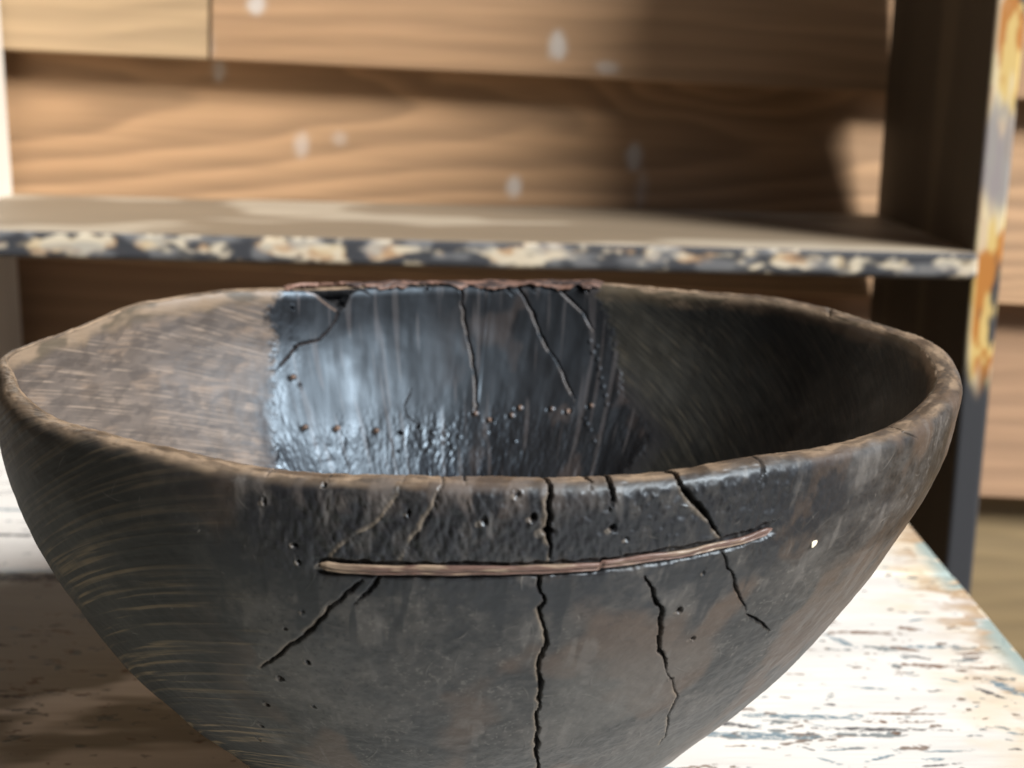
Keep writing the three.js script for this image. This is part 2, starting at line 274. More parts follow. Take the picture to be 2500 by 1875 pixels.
// the section as a run of points by arc length q: q > 0 down the outside, q < 0 down the inside, 0 on top of the rim
const SEC = (() => {
  const pts = [];
  for (let i = 0; i < 400; i++) { const s = 1 - (1 - 0.035) * i / 399; pts.push([R0 * prof(s), H - s * H]); }
  const [r0, y0] = pts[399];
  for (let i = 1; i < 59; i++) { const a = Math.PI * i / 59; const c = Math.cos(a); pts.push([r0 - LT + LT * Math.sign(c) * Math.abs(c) ** 0.8, y0 + (H - y0) * Math.sin(a) ** 0.72]); }
  const s0 = 0.035 * H / (H - DT), in0 = R0 * prof(s0) - 2 * LT - 0.004 * s0, dr = r0 - 2 * LT - in0;
  for (let i = 0; i < 400; i++) { const s = s0 + (1 - s0) * i / 399; pts.push([R0 * prof(s) - 2 * LT - 0.004 * s + dr * (1 - s) ** 4, H - s * (H - DT)]); }
  const d = [0]; for (let i = 1; i < pts.length; i++) d.push(d[i - 1] + Math.hypot(pts[i][0] - pts[i - 1][0], pts[i][1] - pts[i - 1][1]));
  let top = 0; pts.forEach((p, i) => { if (p[1] > pts[top][1]) top = i; });
  const q = d.map((x) => d[top] - x); return { q, pts };
})();
const QO = SEC.q[0], QI = SEC.q[SEC.q.length - 1];
const TAB = (() => { const n = 4000, r = new Float32Array(n + 1), y = new Float32Array(n + 1); let i = 0; for (let k = 0; k <= n; k++) { const q = QO + (QI - QO) * k / n; while (i < SEC.q.length - 2 && SEC.q[i + 1] > q) i++; const t = clamp((SEC.q[i] - q) / (SEC.q[i] - SEC.q[i + 1])); r[k] = mix(SEC.pts[i][0], SEC.pts[i + 1][0], t); y[k] = mix(SEC.pts[i][1], SEC.pts[i + 1][1], t); } return { n, r, y }; })();
function sec(q, o) { const f = clamp((q - QO) / (QI - QO)) * TAB.n, i = Math.min(TAB.n - 1, f | 0), t = f - i; o[0] = mix(TAB.r[i], TAB.r[i + 1], t); o[1] = mix(TAB.y[i], TAB.y[i + 1], t); return o; }
const angd = (a, b) => { let d = (a - b) % 360; if (d > 180) d -= 360; if (d < -180) d += 360; return d; };
const bell = (phi, c, w) => Math.exp(-((angd(phi, c) / w) ** 2));
// undisplaced point (phi in degrees, q in metres)
const _s = [0, 0];
function base(phi, q, out) {
  sec(q, _s); let r = _s[0], y = _s[1]; const s = (H - y) / H, rim = Math.max(0, 1 - s * 2.2), a = phi * D2R;
  r += rim * (0.003 * bell(phi, 262, 24) + 0.008 * bell(phi, 269, 8) + 0.0032 * bell(phi, 241, 6) + 0.001 * Math.sin(a * 3 + 1) + 0.0034 * bell(phi, 97, 22));
  y += rim * rim * (0.0042 * bell(phi, 228, 26) + 0.0018 * bell(phi, 242, 7) + 0.0036 * bell(phi, 128, 24) + 0.0016 * bell(phi, 334, 26) + 0.0012 * bell(phi, 180, 30) + 0.0006 * Math.sin(a * 5) + 0.0005 * Math.sin(a * 11 + 2));
  r *= 1 + 0.004 * (vn(Math.cos(a) * 3 + 9, Math.sin(a) * 3 + y * 26 + 9, 3) - 0.5) * (1 - rim);
  if (q < 0.002) r += Math.max(0, 1 - s * 1.6) * 0.0046 * bell(phi, 268, 42) * sst(0.002, -0.007, q);
  const sh = -0.0198 * s + 0.0108 * s * s;
  out[0] = r * Math.sin(a) + sh; out[1] = y; out[2] = r * Math.cos(a); return out;
}
// cracks: [width mm, depth mm, pale edge (-1 left / 1 right / 0), [phi deg, q mm] ...]
const CR = [
  [0.7, 0.3, -1, -6.3, -5, -6.3, 6.5, -7.5, 11.5, -8.8, 15, -10.2, 17.5, -11.4, 20.4, -12, 22.5],
  [1.0, 1.8, -1, -9.1, 28.9, -12.1, 38.2, -15.5, 49.6, -18.5, 57.8, -21.7, 65.6],
  [0.8, 0.6, -1, -3.2, -5, -2.6, 1.1, -2.9, 5.4, -3.2, 9, -3.9, 12.2, -4.2, 15, -5, 17.9, -5.7, 22.5],
  [0.9, 1.6, 0, -7.2, 26, -8.7, 33.2, -10, 37.1],
  [1.2, 2.6, -1, 6.0, -6, 6.8, 2.6, 6.8, 5.4, 6.5, 7.5, 6.9, 11.1, 6.8, 14, 7.1, 16.8, 7.6, 19.7, 7.5, 23],
  [1.25, 2.8, -1, 6.7, 26, 7.3, 32.5, 7.6, 35.3, 7.2, 38.2, 8.1, 42.8, 9, 50.3, 8.7, 56.4, 8.8, 62.1, 9.4, 69.5, 9.9, 80.6, 10.6, 93.1, 11.5, 104, 12.8, 116.6, 13, 126],
  [0.9, 1.8, 0, 10, -6, 10.6, 1.8, 10.5, 4.8],
  [1.4, 2.6, 0, 12, -6, 12.2, 3.3, 12.4, 5.4, 12.5, 8.3, 12.3, 10.8],
  [1.9, 3.2, -1, 17.8, -6, 18.9, 5.4, 21, 12.2, 22.5, 16.1, 24, 21],
  [0.8, 1.4, 0, 24.4, 25.5, 27.2, 35.7, 29, 43.2, 31, 49],
  [0.8, 1.4, 0, 31.2, 50, 34.4, 55.6, 37, 61],
  [1.3, 2.8, 0, 17, 29.5, 18.5, 36, 19.7, 41.7, 20.4, 46, 20.7, 49.2, 20.9, 52.1, 21.7, 57.8, 23.2, 63.8, 24.1, 68.1],
  [0.6, 0.6, -1, 24.1, 68.1, 26.5, 77.4, 28.3, 83.1, 28.5, 92.3, 29.8, 99, 31.2, 106, 32, 113],
  [0.6, 1.2, 0, 50, -6, 49.3, 2.6, 51.4, 6.5], [0.6, 1, 0, 27.6, -5, 27.4, 4.3, 26.6, 9],
  [0.9, 0.9, 0, -19.5, -4, -19.3, 3.5], [0.7, 1, 0, -1, -5, -0.8, 3.5], [0.6, 0.8, 0, -13.5, -3, -13.2, 4],
  // inside
  [1.0, 1.6, 0, 205.8, -10.4, 206.5, -16.5, 208.1, -22.1, 209.6, -24.8, 213, -26.1, 214, -28.3, 216, -32.3, 217.2, -35.4],
  [0.8, 1.0, 0, 204, -4.1, 201.8, -5, 200.5, -8.3],
  [1.0, 1.7, 1, 185.3, -1, 184.5, -12.8, 183.8, -20.5, 182.1, -33.9, 181, -46.1, 180.5, -58.7, 180.9, -61.8],
  [1.7, 2.6, 1, 175.9, -3.4, 173.8, -9.7, 172.1, -15.7, 170.6, -23.9, 168.6, -32.1], [0.9, 1.5, 1, 168.6, -32.1, 166.3, -37.4, 164.2, -45, 161.8, -53.8],
  [1.5, 2, 0, 178.2, 1, 177, -5.7, 175.9, -8.1], [1.4, 2, 0, 174.9, 1, 173.1, -4.8, 171.9, -7.2], [1.0, 1.5, 1, 171, 1, 168.7, -3.7, 166.2, -9.7, 164.3, -13.2, 162.3, -18.8, 161.3, -22.8],
  [0.5, 0.6, 0, 192.6, -48.5, 194.2, -55.2, 194.1, -61.4, 191.7, -66.7],
  [1.4, 1.8, 0, 120.4, 5, 120.2, 0.8, 118.6, -3, 117.4, -6],
].map(([w, d, e, ...p]) => { const pts = []; for (let i = 0; i < p.length; i += 2) pts.push([p[i], p[i + 1] / 1000]); const a = pts.map((t) => t[0]), b = pts.map((t) => t[1]); let L = 0; const len = [0]; for (let i = 1; i < pts.length; i++) { L += Math.hypot((a[i] - a[i - 1]) * D2R * 0.15, b[i] - b[i - 1]); len.push(L); } return { w: w / 1000, d: d / 1000, e, pts, len, L, box: [Math.min(...a) - 1.6, Math.max(...a) + 1.6, Math.min(...b) - 0.004, Math.max(...b) + 0.004] }; });
// pits: phi, q mm, radius mm, depth mm
const PITS = [[5.6, 11.5, 1, 1.6], [6.9, 14.7, 1.5, 2.4], [12.8, 15, 1, 1.6], [14.3, 18.2, 0.6, 0.5], [23.2, 31.4, 0.6, 1.2], [21.9, 43.2, 1.0, 1.8], [3.9, 5.8, 0.9, 0.5], [25.2, 55.3, 0.8, 1.6], [25.3, 72.4, 0.6, 1.2], [13.5, 118, 0.8, 1.5], [-5.4, 10.8, 0.7, 1.4], [-15.7, 20.4, 0.7, 1], [-15.2, 25, 0.7, 1.2], [-12.9, 25.6, 1.2, 2.4], [-15.1, 40.7, 0.7, 0.8], [1.3, 12.5, 1.1, 0.6], [-13.4, 4.7, 0.7, 0.8], [-15.2, 41.4, 0.5, 0.8], [-17.3, 47.4, 0.6, 0.9], [-15.5, 59.9, 0.8, 1.3], [-19.5, 68.8, 1.1, 1.6], [-22.8, 82.7, 0.8, 1.5], [-16.3, 79.9, 0.7, 1.3], [-25.5, 95.2, 0.9, 1.4], [-28, 106, 0.9, 1], [-18.9, 10, 0.9, 0.6],
  [214.4, -11, 0.9, 1.8], [213.7, -27.2, 0.8, 1.5], [213.8, -43.4, 0.9, 1.5], [195.4, -69.4, 1.1, 2.2], [190.9, -5.2, 0.8, 1.5], [210.4, -71.6, 0.5, 0.8], [196.2, -78, 0.6, 1], [163.1, -6.5, 0.9, 1.5], [162.3, -58.9, 1, 1.6], [177.1, -64.3, 1, 1.6], [191.7, -66.9, 0.9, 1.6]];
// dents and blisters all over the pitch-dark band under the rim at the front, and drops in the pitch inside
const BUMPS = [[161.4, -27.4], [160.5, -32.1], [160, -29.5], [159.4, -35], [158.6, -39], [157.9, -43], [157.1, -46.7], [156.2, -50.5], [155.4, -54.5], [159.2, -61.6], [158.3, -64], [157.2, -66.7], [155.8, -71.4], [186.5, -71], [186.2, -75], [188.9, -70], [189.2, -74], [183.5, -72], [178, -70], [172, -74], [184.8, -77], [190, -78]];
const STITCH = [[214.2, -62.1], [207.8, -64.3], [200.1, -67.4], [180.6, -61.2], [177.7, -64.3], [172.1, -58.3], [165.9, -58.3], [162.6, -58.9], [158.4, -55.6], [173.5, -62], [214.8, -39.5]];
const HOLE = [[211.4, -4.2], [202.6, -4.2], [203.6, -5.2], [204.4, -6.5], [205.1, -11.2], [205.8, -12.8], [207.2, -10.6], [208.9, -7.6], [210.2, -5]];
const PATCHL = [[-2, 215.5], [-11, 218.8], [-22, 217.7], [-33, 218.1], [-45, 219], [-57, 220.2], [-71, 221.7], [-100, 224]], PATCHR = [[1, 162.1], [-8.5, 161.4], [-15, 159.2], [-28, 156.8], [-39, 154.7], [-49, 153.2], [-55, 150.7], [-60, 146.8], [-66, 144.8], [-74, 145.2], [-100, 150]];
const look = (t, q) => { q *= 1000; if (q >= t[0][0]) return t[0][1]; for (let i = 1; i < t.length; i++) if (q >= t[i][0]) return mix(t[i - 1][1], t[i][1], (t[i - 1][0] - q) / (t[i - 1][0] - t[i][0])); return t[t.length - 1][1]; };
// signed distance (m) into the pitch-coated area inside: > 0 within
function patchIn(phi, q, r) {
  if (phi < 138 || phi > 230 || q > 0.001 || q < -0.105) return -1;
  const n = (fbm(phi * 1.3, q * 600, 71, 3) - 0.5) * 0.006, x = r * D2R;
  return Math.min((phi - look(PATCHR, q)) * x, (look(PATCHL, q) - phi) * x, (q + 0.1)) + n;
}
function inPoly(P, x, y) { let c = false; for (let i = 0, j = P.length - 1; i < P.length; j = i++) if ((P[i][1] > y) !== (P[j][1] > y) && x < (P[j][0] - P[i][0]) * (y - P[i][1]) / (P[j][1] - P[i][1]) + P[i][0]) c = !c; return c; }
function polyDist(P, x, y, sx) { let m = 1; for (let i = 0, j = P.length - 1; i < P.length; j = i++) { const ax = P[j][0] * sx, ay = P[j][1] / 1000, bx = P[i][0] * sx - ax, by = P[i][1] / 1000 - ay, t = clamp(((x * sx - ax) * bx + (y - ay) * by) / (bx * bx + by * by)); m = Math.min(m, Math.hypot(x * sx - ax - bx * t, y - ay - by * t)); } return m; }
// crack at a point: signed side distance and depth; returns [depth, pale-edge strength]
const _c = [0, 0];
function cracks(phi, q, r) {
  let dep = 0, pale = 0; const k = r * D2R;
  for (const c of CR) {
    if (phi < c.box[0] || phi > c.box[1] || q < c.box[2] || q > c.box[3]) continue;
    const j1 = (fbm(phi * 0.7, q * 260, 5, 2) - 0.5) * 0.0015 + (vn(phi * 4, q * 1500, 6) - 0.5) * 0.0003;
    let best = 1, side = 0, along = 0;
    for (let i = 1; i < c.pts.length; i++) {
      const ax = c.pts[i - 1][0] * k, ay = c.pts[i - 1][1], bx = c.pts[i][0] * k - ax, by = c.pts[i][1] - ay, px = phi * k - ax + j1, py = q - ay, t = clamp((px * bx + py * by) / (bx * bx + by * by)), dx = px - bx * t, dy = py - by * t, d = Math.hypot(dx, dy);
      if (d < best) { best = d; side = dx; along = mix(c.len[i - 1], c.len[i], t); }
    }
    const taper = 0.88 * Math.min(1, (c.L - along) / 0.008 + 0.15) * Math.min(1, along / 0.005 + 0.3), w = c.w * 0.5 * taper * (0.3 + 1.05 * fbm(along * 190, c.w * 1e5 + c.L * 900, 9, 2));
    const dd = c.d * (1 - sst(w * 0.35, w + 0.00012, best)) * Math.min(1, taper * 1.6); if (dd > dep) dep = dd;
    if (c.e) { const s = side * c.e, p = s > 0 ? (1 - sst(w + 0.0002, w + 0.0013, best)) * sst(0.25, 0.5, vn(along * 190, 3, 12)) : 0; if (p > pale) pale = p; }
  }
  _c[0] = dep; _c[1] = pale; return _c;
}
// height of the surface at (phi, q), metres along the outward normal of the wood
function relief(phi, q, r) {
  let h = 0; const k = r * D2R, P = phi > 180 && q > 0.02 ? phi - 360 : phi;
  const f = q > -0.006 && phi > 180 ? phi - 360 : phi; // fronts use -180..180, the inside uses 0..360
  const pf = q > -0.006 && (f > -70 && f < 75) ? f : phi; const F = q > -0.004 ? f : phi;
  h -= cracks(pf, q, r)[0];
  for (const [a, b, rad, dep] of PITS) { const dx = (pf - a) * k * 1000, dy = q * 1000 - b; if (dx * dx + dy * dy < 9) { const el = 0.75 + 0.6 * hash((a * 10) | 0, b | 0, 3), d = Math.hypot(dx * el, dy / el) + (vn(phi * 3, q * 1000, 8) - 0.5) * 0.9; h -= dep / 1000 * (1 - sst(rad * 0.45, rad, d)); h += 0.00025 * sst(rad * 0.9, rad * 1.1, d) * (1 - sst(rad * 1.1, rad * 1.9, d)); } }
  if (q > 0.018 && q < 0.031 && f > -14 && f < 31) { // shallow seat cut for the strip
    const c = (f < -2 ? 25.75 : f < 12.1 ? mix(25.7, 25.2, (f + 2) / 14) : f < 18 ? mix(25.2, 24.3, (f - 12.1) / 5.9) : f < 26.6 ? mix(24.3, 23, (f - 18) / 8.6) : mix(23, 21.4, (f - 26.6) / 3.2)) / 1000;
    const w = 0.0018 + (vn(f * 0.9, 3, 87) - 0.5) * 0.0007; h -= 0.0009 * (1 - sst(w, w + 0.0007, Math.abs(q - c))) * sst(-14, -13, f) * sst(31, 30, f);
  }
  // broad tool marks and wear
  h += (fbm(F * 0.11 + 40, q * 60, 15, 2) - 0.5) * 0.0009 * sst(180, 150, Math.abs(F > 180 ? 0 : F));
  if (q > 0.003) {
    const band = (1 - sst(18, 34, Math.abs(pf - 9))) * sst(0.004, 0.008, q) * (1 - sst(0.02, 0.034, q));
    if (band > 0.01) h += band * ((vn(phi * 2.4, q * 520, 21) - 0.5) * 0.0007 + (vn(phi * 5.3, q * 900, 23) - 0.5) * 0.00035);
    h += (fbm(F * 0.6, q * 420, 31, 2) - 0.5) * 0.00022;
  } else if (q < -0.004) {
    const d = patchIn(phi, q, r);
    if (d > -0.002) {
      const inn = sst(-0.0012, 0.0016, d), rough = sst(0.07, 0.05, -q);
      h += inn * 0.0003;
      const low = inn * sst(-0.052, -0.066, q), edge = inn * (1 - sst(0.006, 0.02, d)) ;
      h += low * (vn(phi * 1.6, q * 240, 43) - 0.5) * 0.00022 + Math.max(low * 0.9, edge * 0.5) * (vn(phi * 2.6 + q * 260, q * 620, 45) - 0.5) * 0.00022 + inn * (fbm(phi * 0.35, q * 40, 47, 2) - 0.5) * 0.0008;
      for (const [a, b] of BUMPS) { const dx = (phi - a) * k * 1000, dy = q * 1000 - b, dd = dx * dx + dy * dy; if (dd < 4) h += 0.0007 * Math.exp(-dd * 1.6); }
      for (const [a, b] of STITCH) { const dx = (phi - a) * k * 1000, dy = q * 1000 - b, dd = dx * dx + dy * dy * 1.6; if (dd < 9) h += 0.0009 * Math.exp(-dd * 0.9) - 0.0013 * Math.exp(-((dx - 1.5) ** 2 + (dy + 0.5) ** 2) * 1.5); }
    }
    h += (fbm(phi * 0.4 + q * 60, q * 120 - phi * 0.2, 33, 2) - 0.5) * 0.0003;
  } else h += (fbm(F * 0.9, q * 160, 35, 3) - 0.5) * 0.0007;
  if (phi > 201 && phi < 213 && q > -0.0135 && q < 0.0045) { const dd = polyDist(HOLE, phi, q, k), ins = inPoly(HOLE, phi, q * 1000) ? 1 : -1; h -= 0.0066 * sst(-0.0002, 0.0012, dd * ins + (vn(phi * 5, q * 1200, 52) - 0.5) * 0.0006); }
  return h;
}
const grade = (stops) => { const out = []; for (let i = 0; i < stops.length - 1; i++) { const [a, st] = stops[i], b = stops[i + 1][0], n = Math.max(1, Math.round(Math.abs(b - a) / st)); for (let k = 0; k < n; k++) out.push(a + (b - a) * k / n); } out.push(stops[stops.length - 1][0]); return out; };
const bowl = thing('wooden_bowl', 'large old dark wooden bowl, cracked and mended with glossy pitch, on the painted table', 'bowl');
{
  const PH = grade([[-48, 0.155], [64, 0.5], [138, 0.17], [224, 0.45], [312, 0]]); // degrees, once round
  const QS = grade([[QO, 0.0016], [0.13, 0.00042], [0.006, 0.0003], [-0.006, 0.00042], [-0.086, 0.0014], [QI, 0]]);
  const nc = PH.length, nr = QS.length, pos = new Float32Array(nc * nr * 3), uv = new Float32Array(nc * nr * 2), pin = new Uint8Array(nc * nr), a = [0, 0, 0], b = [0, 0, 0], t = [0, 0];
  for (let j = 0; j < nr; j++) {
    const q = QS[j]; sec(q, t); const r = t[0];
    sec(q - 0.0008, _s); let tr = _s[0], ty = _s[1]; sec(q + 0.0008, _s); tr -= _s[0]; ty -= _s[1]; const l = Math.hypot(tr, ty) || 1; // towards the inside
    const nr_ = ty / l, ny = -tr / l; // left-hand normal of the section, pointing out of the wood
    for (let i = 0; i < nc; i++) {
      const ph = PH[i], phi = ph < 0 ? ph + 360 : ph, k = j * nc + i, f = ph > 180 ? ph - 360 : ph;
      base(ph, q, a); const h = relief(phi, q, r), s = Math.sin(ph * D2R), c = Math.cos(ph * D2R);
      pos[k * 3] = a[0] + nr_ * s * h; pos[k * 3 + 1] = a[1] + ny * h; pos[k * 3 + 2] = a[2] + nr_ * c * h;
      if (q > -0.0035) { uv[k * 2] = (f + 95) / 190; uv[k * 2 + 1] = (q + 0.006) / 0.216; } else { uv[k * 2] = (phi - 85) / 190; uv[k * 2 + 1] = (-q) / 0.216; }
      pin[k] = patchIn(phi, q, r) > 0 && q < -0.0035 ? 1 : 0;
    }
  }
  // columns run once round; the last repeats the first
  const geo = new THREE.BufferGeometry(), out = [], inn = [], pat = [];
  for (let j = 0; j < nr - 1; j++) for (let i = 0; i < nc - 1; i++) {
    const p = j * nc + i, x = p + 1, y = p + nc, z = y + 1, L = QS[j + 1] < -0.0035 && QS[j] < -0.0035 ? (pin[p] + pin[x] + pin[y] + pin[z] > 2 ? pat : inn) : out;
    L.push(p, x, y, x, z, y);
  }
  // close the foot and the floor inside
  const all = out.concat(inn, pat);
  geo.setAttribute('position', new THREE.BufferAttribute(pos, 3)); geo.setIndex(all); geo.computeVertexNormals();
  const nor = geo.attributes.normal;
  for (let j = 0; j < nr; j++) { const p = j * nc, e = p + nc - 1; const v = new THREE.Vector3(nor.getX(p) + nor.getX(e), nor.getY(p) + nor.getY(e), nor.getZ(p) + nor.getZ(e)).normalize(); nor.setXYZ(p, v.x, v.y, v.z); nor.setXYZ(e, v.x, v.y, v.z); }
  function sub(index) { // a geometry with only the vertices that INDEX uses
    const to = new Int32Array(nc * nr).fill(-1); let n = 0; const id = new Uint32Array(index.length); for (let i = 0; i < index.length; i++) { if (to[index[i]] < 0) to[index[i]] = n++; id[i] = to[index[i]]; }
    const P = new Float32Array(n * 3), N = new Float32Array(n * 3), U = new Float32Array(n * 2);
    for (let i = 0; i < nc * nr; i++) if (to[i] >= 0) { for (let c = 0; c < 3; c++) { P[to[i] * 3 + c] = pos[i * 3 + c]; N[to[i] * 3 + c] = nor.array[i * 3 + c]; } U[to[i] * 2] = uv[i * 2]; U[to[i] * 2 + 1] = uv[i * 2 + 1]; }
    const g = new THREE.BufferGeometry(); g.setAttribute('position', new THREE.BufferAttribute(P, 3)); g.setAttribute('normal', new THREE.BufferAttribute(N, 3)); g.setAttribute('uv', new THREE.BufferAttribute(U, 2)); g.setIndex(new THREE.BufferAttribute(id, 1)); return g;
  }
  // ---- looks of the wood
  const t2 = [0, 0], MIRR = THREE.MirroredRepeatWrapping;
  const put = (o, c, t) => { for (let i = 0; i < 3; i++) o[i] = mix(o[i], c[i], t); };
  const R = rng(99), scr = []; // loose scratches on the outside: phi, q mm, length mm, turn
  for (let i = 0; i < 420; i++) scr.push([mix(-55, 60, R()), mix(6, 125, R()), mix(0.7, 7, R() ** 3), R() * 6.3, R() * R()]);
  const outer = maps(2048, 1024, (u, v, o) => {
    const f = u * 190 - 95, q = v * 0.216 - 0.006; sec(q, t2); const r = t2[0], X = f * D2R * 0.15, k = r * D2R;
    const big = fbm(X * 26, q * 30, 101, 4), mid = fbm(X * 90, q * 110, 103, 4), fine = fbm(X * 420, q * 460, 105, 3);
    // grain: long streaks along the turn of the bowl, rising to the right on the left-hand flank
    const g0 = q + X * mix(0.3, 0.05, sst(-70, -10, f)), gr = fbm(X * 24, g0 * 820, 107, 3), gr2 = fbm(X * 60 + 3, g0 * 1300, 109, 2);
    const left = 1 - sst(-31, -17, f + (mid - 0.5) * 10);
    let base_ = 0.042 + (big - 0.5) * 0.09 + (mid - 0.5) * 0.085 + (fine - 0.5) * 0.055; base_ = Math.max(0.01, base_);
    o[0] = base_ * 1.04; o[1] = base_ * 0.96; o[2] = base_ * 0.88; o[3] = 0.48 + (mid - 0.5) * 0.3;
    { const sp = fbm(X * 900, q * 1000, 145, 2); put(o, [0.13, 0.122, 0.11], sst(0.66, 0.8, sp) * 0.6 * sst(0.42, 0.6, mid)); put(o, [0.014, 0.012, 0.011], (1 - sst(0.22, 0.36, sp)) * 0.7 * sst(0.62, 0.4, mid)); }
    o[4] = 0.5 + (fine - 0.5) * 0.5 + (mid - 0.5) * 0.35;
    put(o, [0.085, 0.055, 0.036], sst(0.53, 0.66, fbm(X * 44, q * 40, 113, 3)) * 0.65);           // rubbed brown blotches
    const dust = sst(0.5, 0.68, fbm(X * 22 + 4, q * 24, 117, 4)) * sst(0.045, 0.075, q); put(o, [0.13, 0.125, 0.115], dust * 0.55); o[3] += dust * 0.12;
    if (left > 0) { // fibrous left flank
      const d = 0.01 + gr * 0.024 + (mid - 0.5) * 0.014; put(o, [d * 1.1, d, d * 0.8], left * 0.85);
      const st = sst(0.5, 0.66, gr) * (0.3 + 0.7 * sst(0.3, 0.55, big)) * (0.3 + 0.7 * sst(0.02, 0.06, q + (mid - 0.5) * 0.03)); put(o, [0.21, 0.155, 0.088], left * st * (0.25 + 0.75 * sst(0.3, 0.7, gr2))); o[4] = mix(o[4], 0.3 + gr * 0.55, left); o[3] = mix(o[3], 0.62, left);
    }
    // pitch band under the rim at the front
    const bx = Math.abs(f - 9) + (fbm(X * 50, q * 60, 121, 3) - 0.5) * 26, band = (1 - sst(24, 44, bx)) * sst(0.0035, 0.0065, q) * (1 - sst(0.024, 0.046, q + (mid - 0.5) * 0.03 + (fine - 0.5) * 0.012));
    const bl = band * (0.55 + 0.45 * sst(0.3, 0.55, fbm(X * 260, q * 170, 123, 3))); put(o, [0.018, 0.018, 0.02], bl); o[3] = mix(o[3], 0.34 + fine * 0.2, band);
    const drips = sst(0.56, 0.66, fbm(X * 210, q * 32, 127, 3)) * (1 - sst(20, 40, Math.abs(f - 4))) * sst(0.024, 0.03, q) * (1 - sst(0.04, 0.062, q)); put(o, [0.014, 0.014, 0.015], drips * 0.85);
    // streaks running down and small grey rubs
    const sk = sst(0.6, 0.74, fbm(X * 300, q * 60 + X * 20, 131, 3)) * sst(0.45, 0.6, mid); put(o, [0.15, 0.14, 0.13], sk * 0.35 * (1 - left));
    // worn rim: brown wood along the lip
    const lip = (1 - sst(0.0014, 0.006, q + (mid - 0.5) * 0.004 + sst(-20, 5, f) * 0.0012));
    const worn = sst(0.36, 0.56, fbm(X * 60, q * 200, 137, 3) + (f < -4 ? 0.1 : f > 22 ? 0.05 : -0.04));
    put(o, [0.07 + 0.04 * mid, 0.052 + 0.026 * mid, 0.036 + 0.02 * mid], lip * 0.7); const wr = sst(0.4, 0.65, fbm(X * 130, q * 420, 141, 3)); put(o, [mix(0.16, 0.34, wr), mix(0.12, 0.25, wr), mix(0.085, 0.17, wr)], lip * worn * 0.8); put(o, [0.05, 0.045, 0.042], lip * sst(0.56, 0.68, fbm(X * 90 + 7, q * 300, 143, 3)) * 0.6); o[3] = mix(o[3], 0.38, lip);
    const tool = sst(0.35, 0.7, vn(X * 380 + Math.sin(q * 300) * 0.6, q * 60, 139)) * (1 - sst(0.006, 0.013, q)) * (1 - sst(10, 20, Math.abs(f + 5))); put(o, [0.2, 0.17, 0.15], tool * 0.35); o[4] += tool * 0.2;
    if (f > -75 && f < 75) {
      const c = cracks(f, q, r); if (c[1] > 0.02) put(o, [0.22, 0.175, 0.125], c[1] * 0.42); if (c[0] > 0.0002) { put(o, [0.012, 0.009, 0.007], sst(0.0002, 0.0008, c[0]) * 0.8); o[3] = 0.9; }
      for (const [a, b, rad] of PITS) { const dx = (f - a) * k * 1000, dy = q * 1000 - b; if (dx * dx + dy * dy < 16) { const d = Math.hypot(dx + rad * 1.1, dy - rad * 0.6) + (fine - 0.5); put(o, [0.2, 0.17, 0.14], (1 - sst(rad * 0.5, rad, d)) * 0.5); const d0 = Math.hypot(dx, dy); if (rad > 0.6 && d0 < rad) put(o, [0.012, 0.009, 0.008], 1 - sst(rad * 0.4, rad, d0)); } }
      for (const [a, b, l, w, s] of scr) { const dx = (f - a) * k * 1000, dy = q * 1000 - b; if (Math.abs(dx) < l && Math.abs(dy) < l) { const A = (dx * Math.cos(w) + dy * Math.sin(w)) / l, B = (-dx * Math.sin(w) + dy * Math.cos(w) + A * A * l * 0.2) / (0.16 + 0.2 * s); const e = A * A + B * B + (fine - 0.5); if (e < 1) { put(o, [0.2, 0.185, 0.165], (1 - e) * 0.5 * s); o[4] += (1 - e) * 0.15; } } }
    }
  }, MIRR);
  const inner = maps(2048, 1024, (u, v, o) => {
    const phi = u * 190 + 85, q = -v * 0.216; sec(q, t2); const r = t2[0], X = phi * D2R * 0.15;
    const big = fbm(X * 28, q * 30, 201, 4), mid = fbm(X * 90, q * 90, 203, 4), fine = fbm(X * 400, q * 400, 205, 3);
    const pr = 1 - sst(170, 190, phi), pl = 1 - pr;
    const a1 = q * 0.86 - X * 0.5, a2 = X * 0.86 + q * 0.5, fr = fbm(a2 * 110, a1 * 1500, 207, 3);           // fibres of the right-hand wall, falling to the right
    const b1 = -X * 0.2 + q * 0.98, b2 = X * 0.98 + q * 0.2, fl = fbm(b2 * 80, b1 * 1100, 209, 3), fl2 = fbm((X * 0.97 + q * 0.3) * 45 + 7, (q * 0.95 - X * 0.3) * 2600, 211, 2);
    const fr2 = fbm(a2 * 90, a1 * 2600, 215, 2), ml = fbm(X * 110, q * 300, 219, 4), dr = Math.max(0.012, 0.034 + (fr - 0.5) * 0.03 + (fr2 - 0.5) * 0.025 + (big - 0.5) * 0.02), dl = 0.1 + (ml - 0.5) * 0.06 + (big - 0.5) * 0.04;  // right inner wall coloured darker, deepening the shade it lies in
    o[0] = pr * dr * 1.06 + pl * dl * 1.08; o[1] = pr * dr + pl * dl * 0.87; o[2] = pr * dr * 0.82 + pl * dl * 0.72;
    put(o, [0.24, 0.175, 0.125], pl * sst(0.52, 0.7, fbm(X * 60, q * 130, 225, 4)) * sst(0.3, 0.7, fl) * 0.5); put(o, [0.3, 0.235, 0.18], pl * sst(0.64, 0.76, fl2) * 0.6); put(o, [0.062, 0.05, 0.042], pl * sst(0.46, 0.74, fbm(X * 150, q * 420, 213, 3)) * 0.6);
    put(o, [0.1, 0.085, 0.06], pr * sst(0.64, 0.8, fr2) * 0.55);
    o[3] = 0.52 + (mid - 0.5) * 0.3; o[4] = 0.5 + pr * (fr - 0.5) * 0.5 + pl * ((fl - 0.5) * 0.4 + (fl2 - 0.5) * 0.3) + (fine - 0.5) * 0.3;
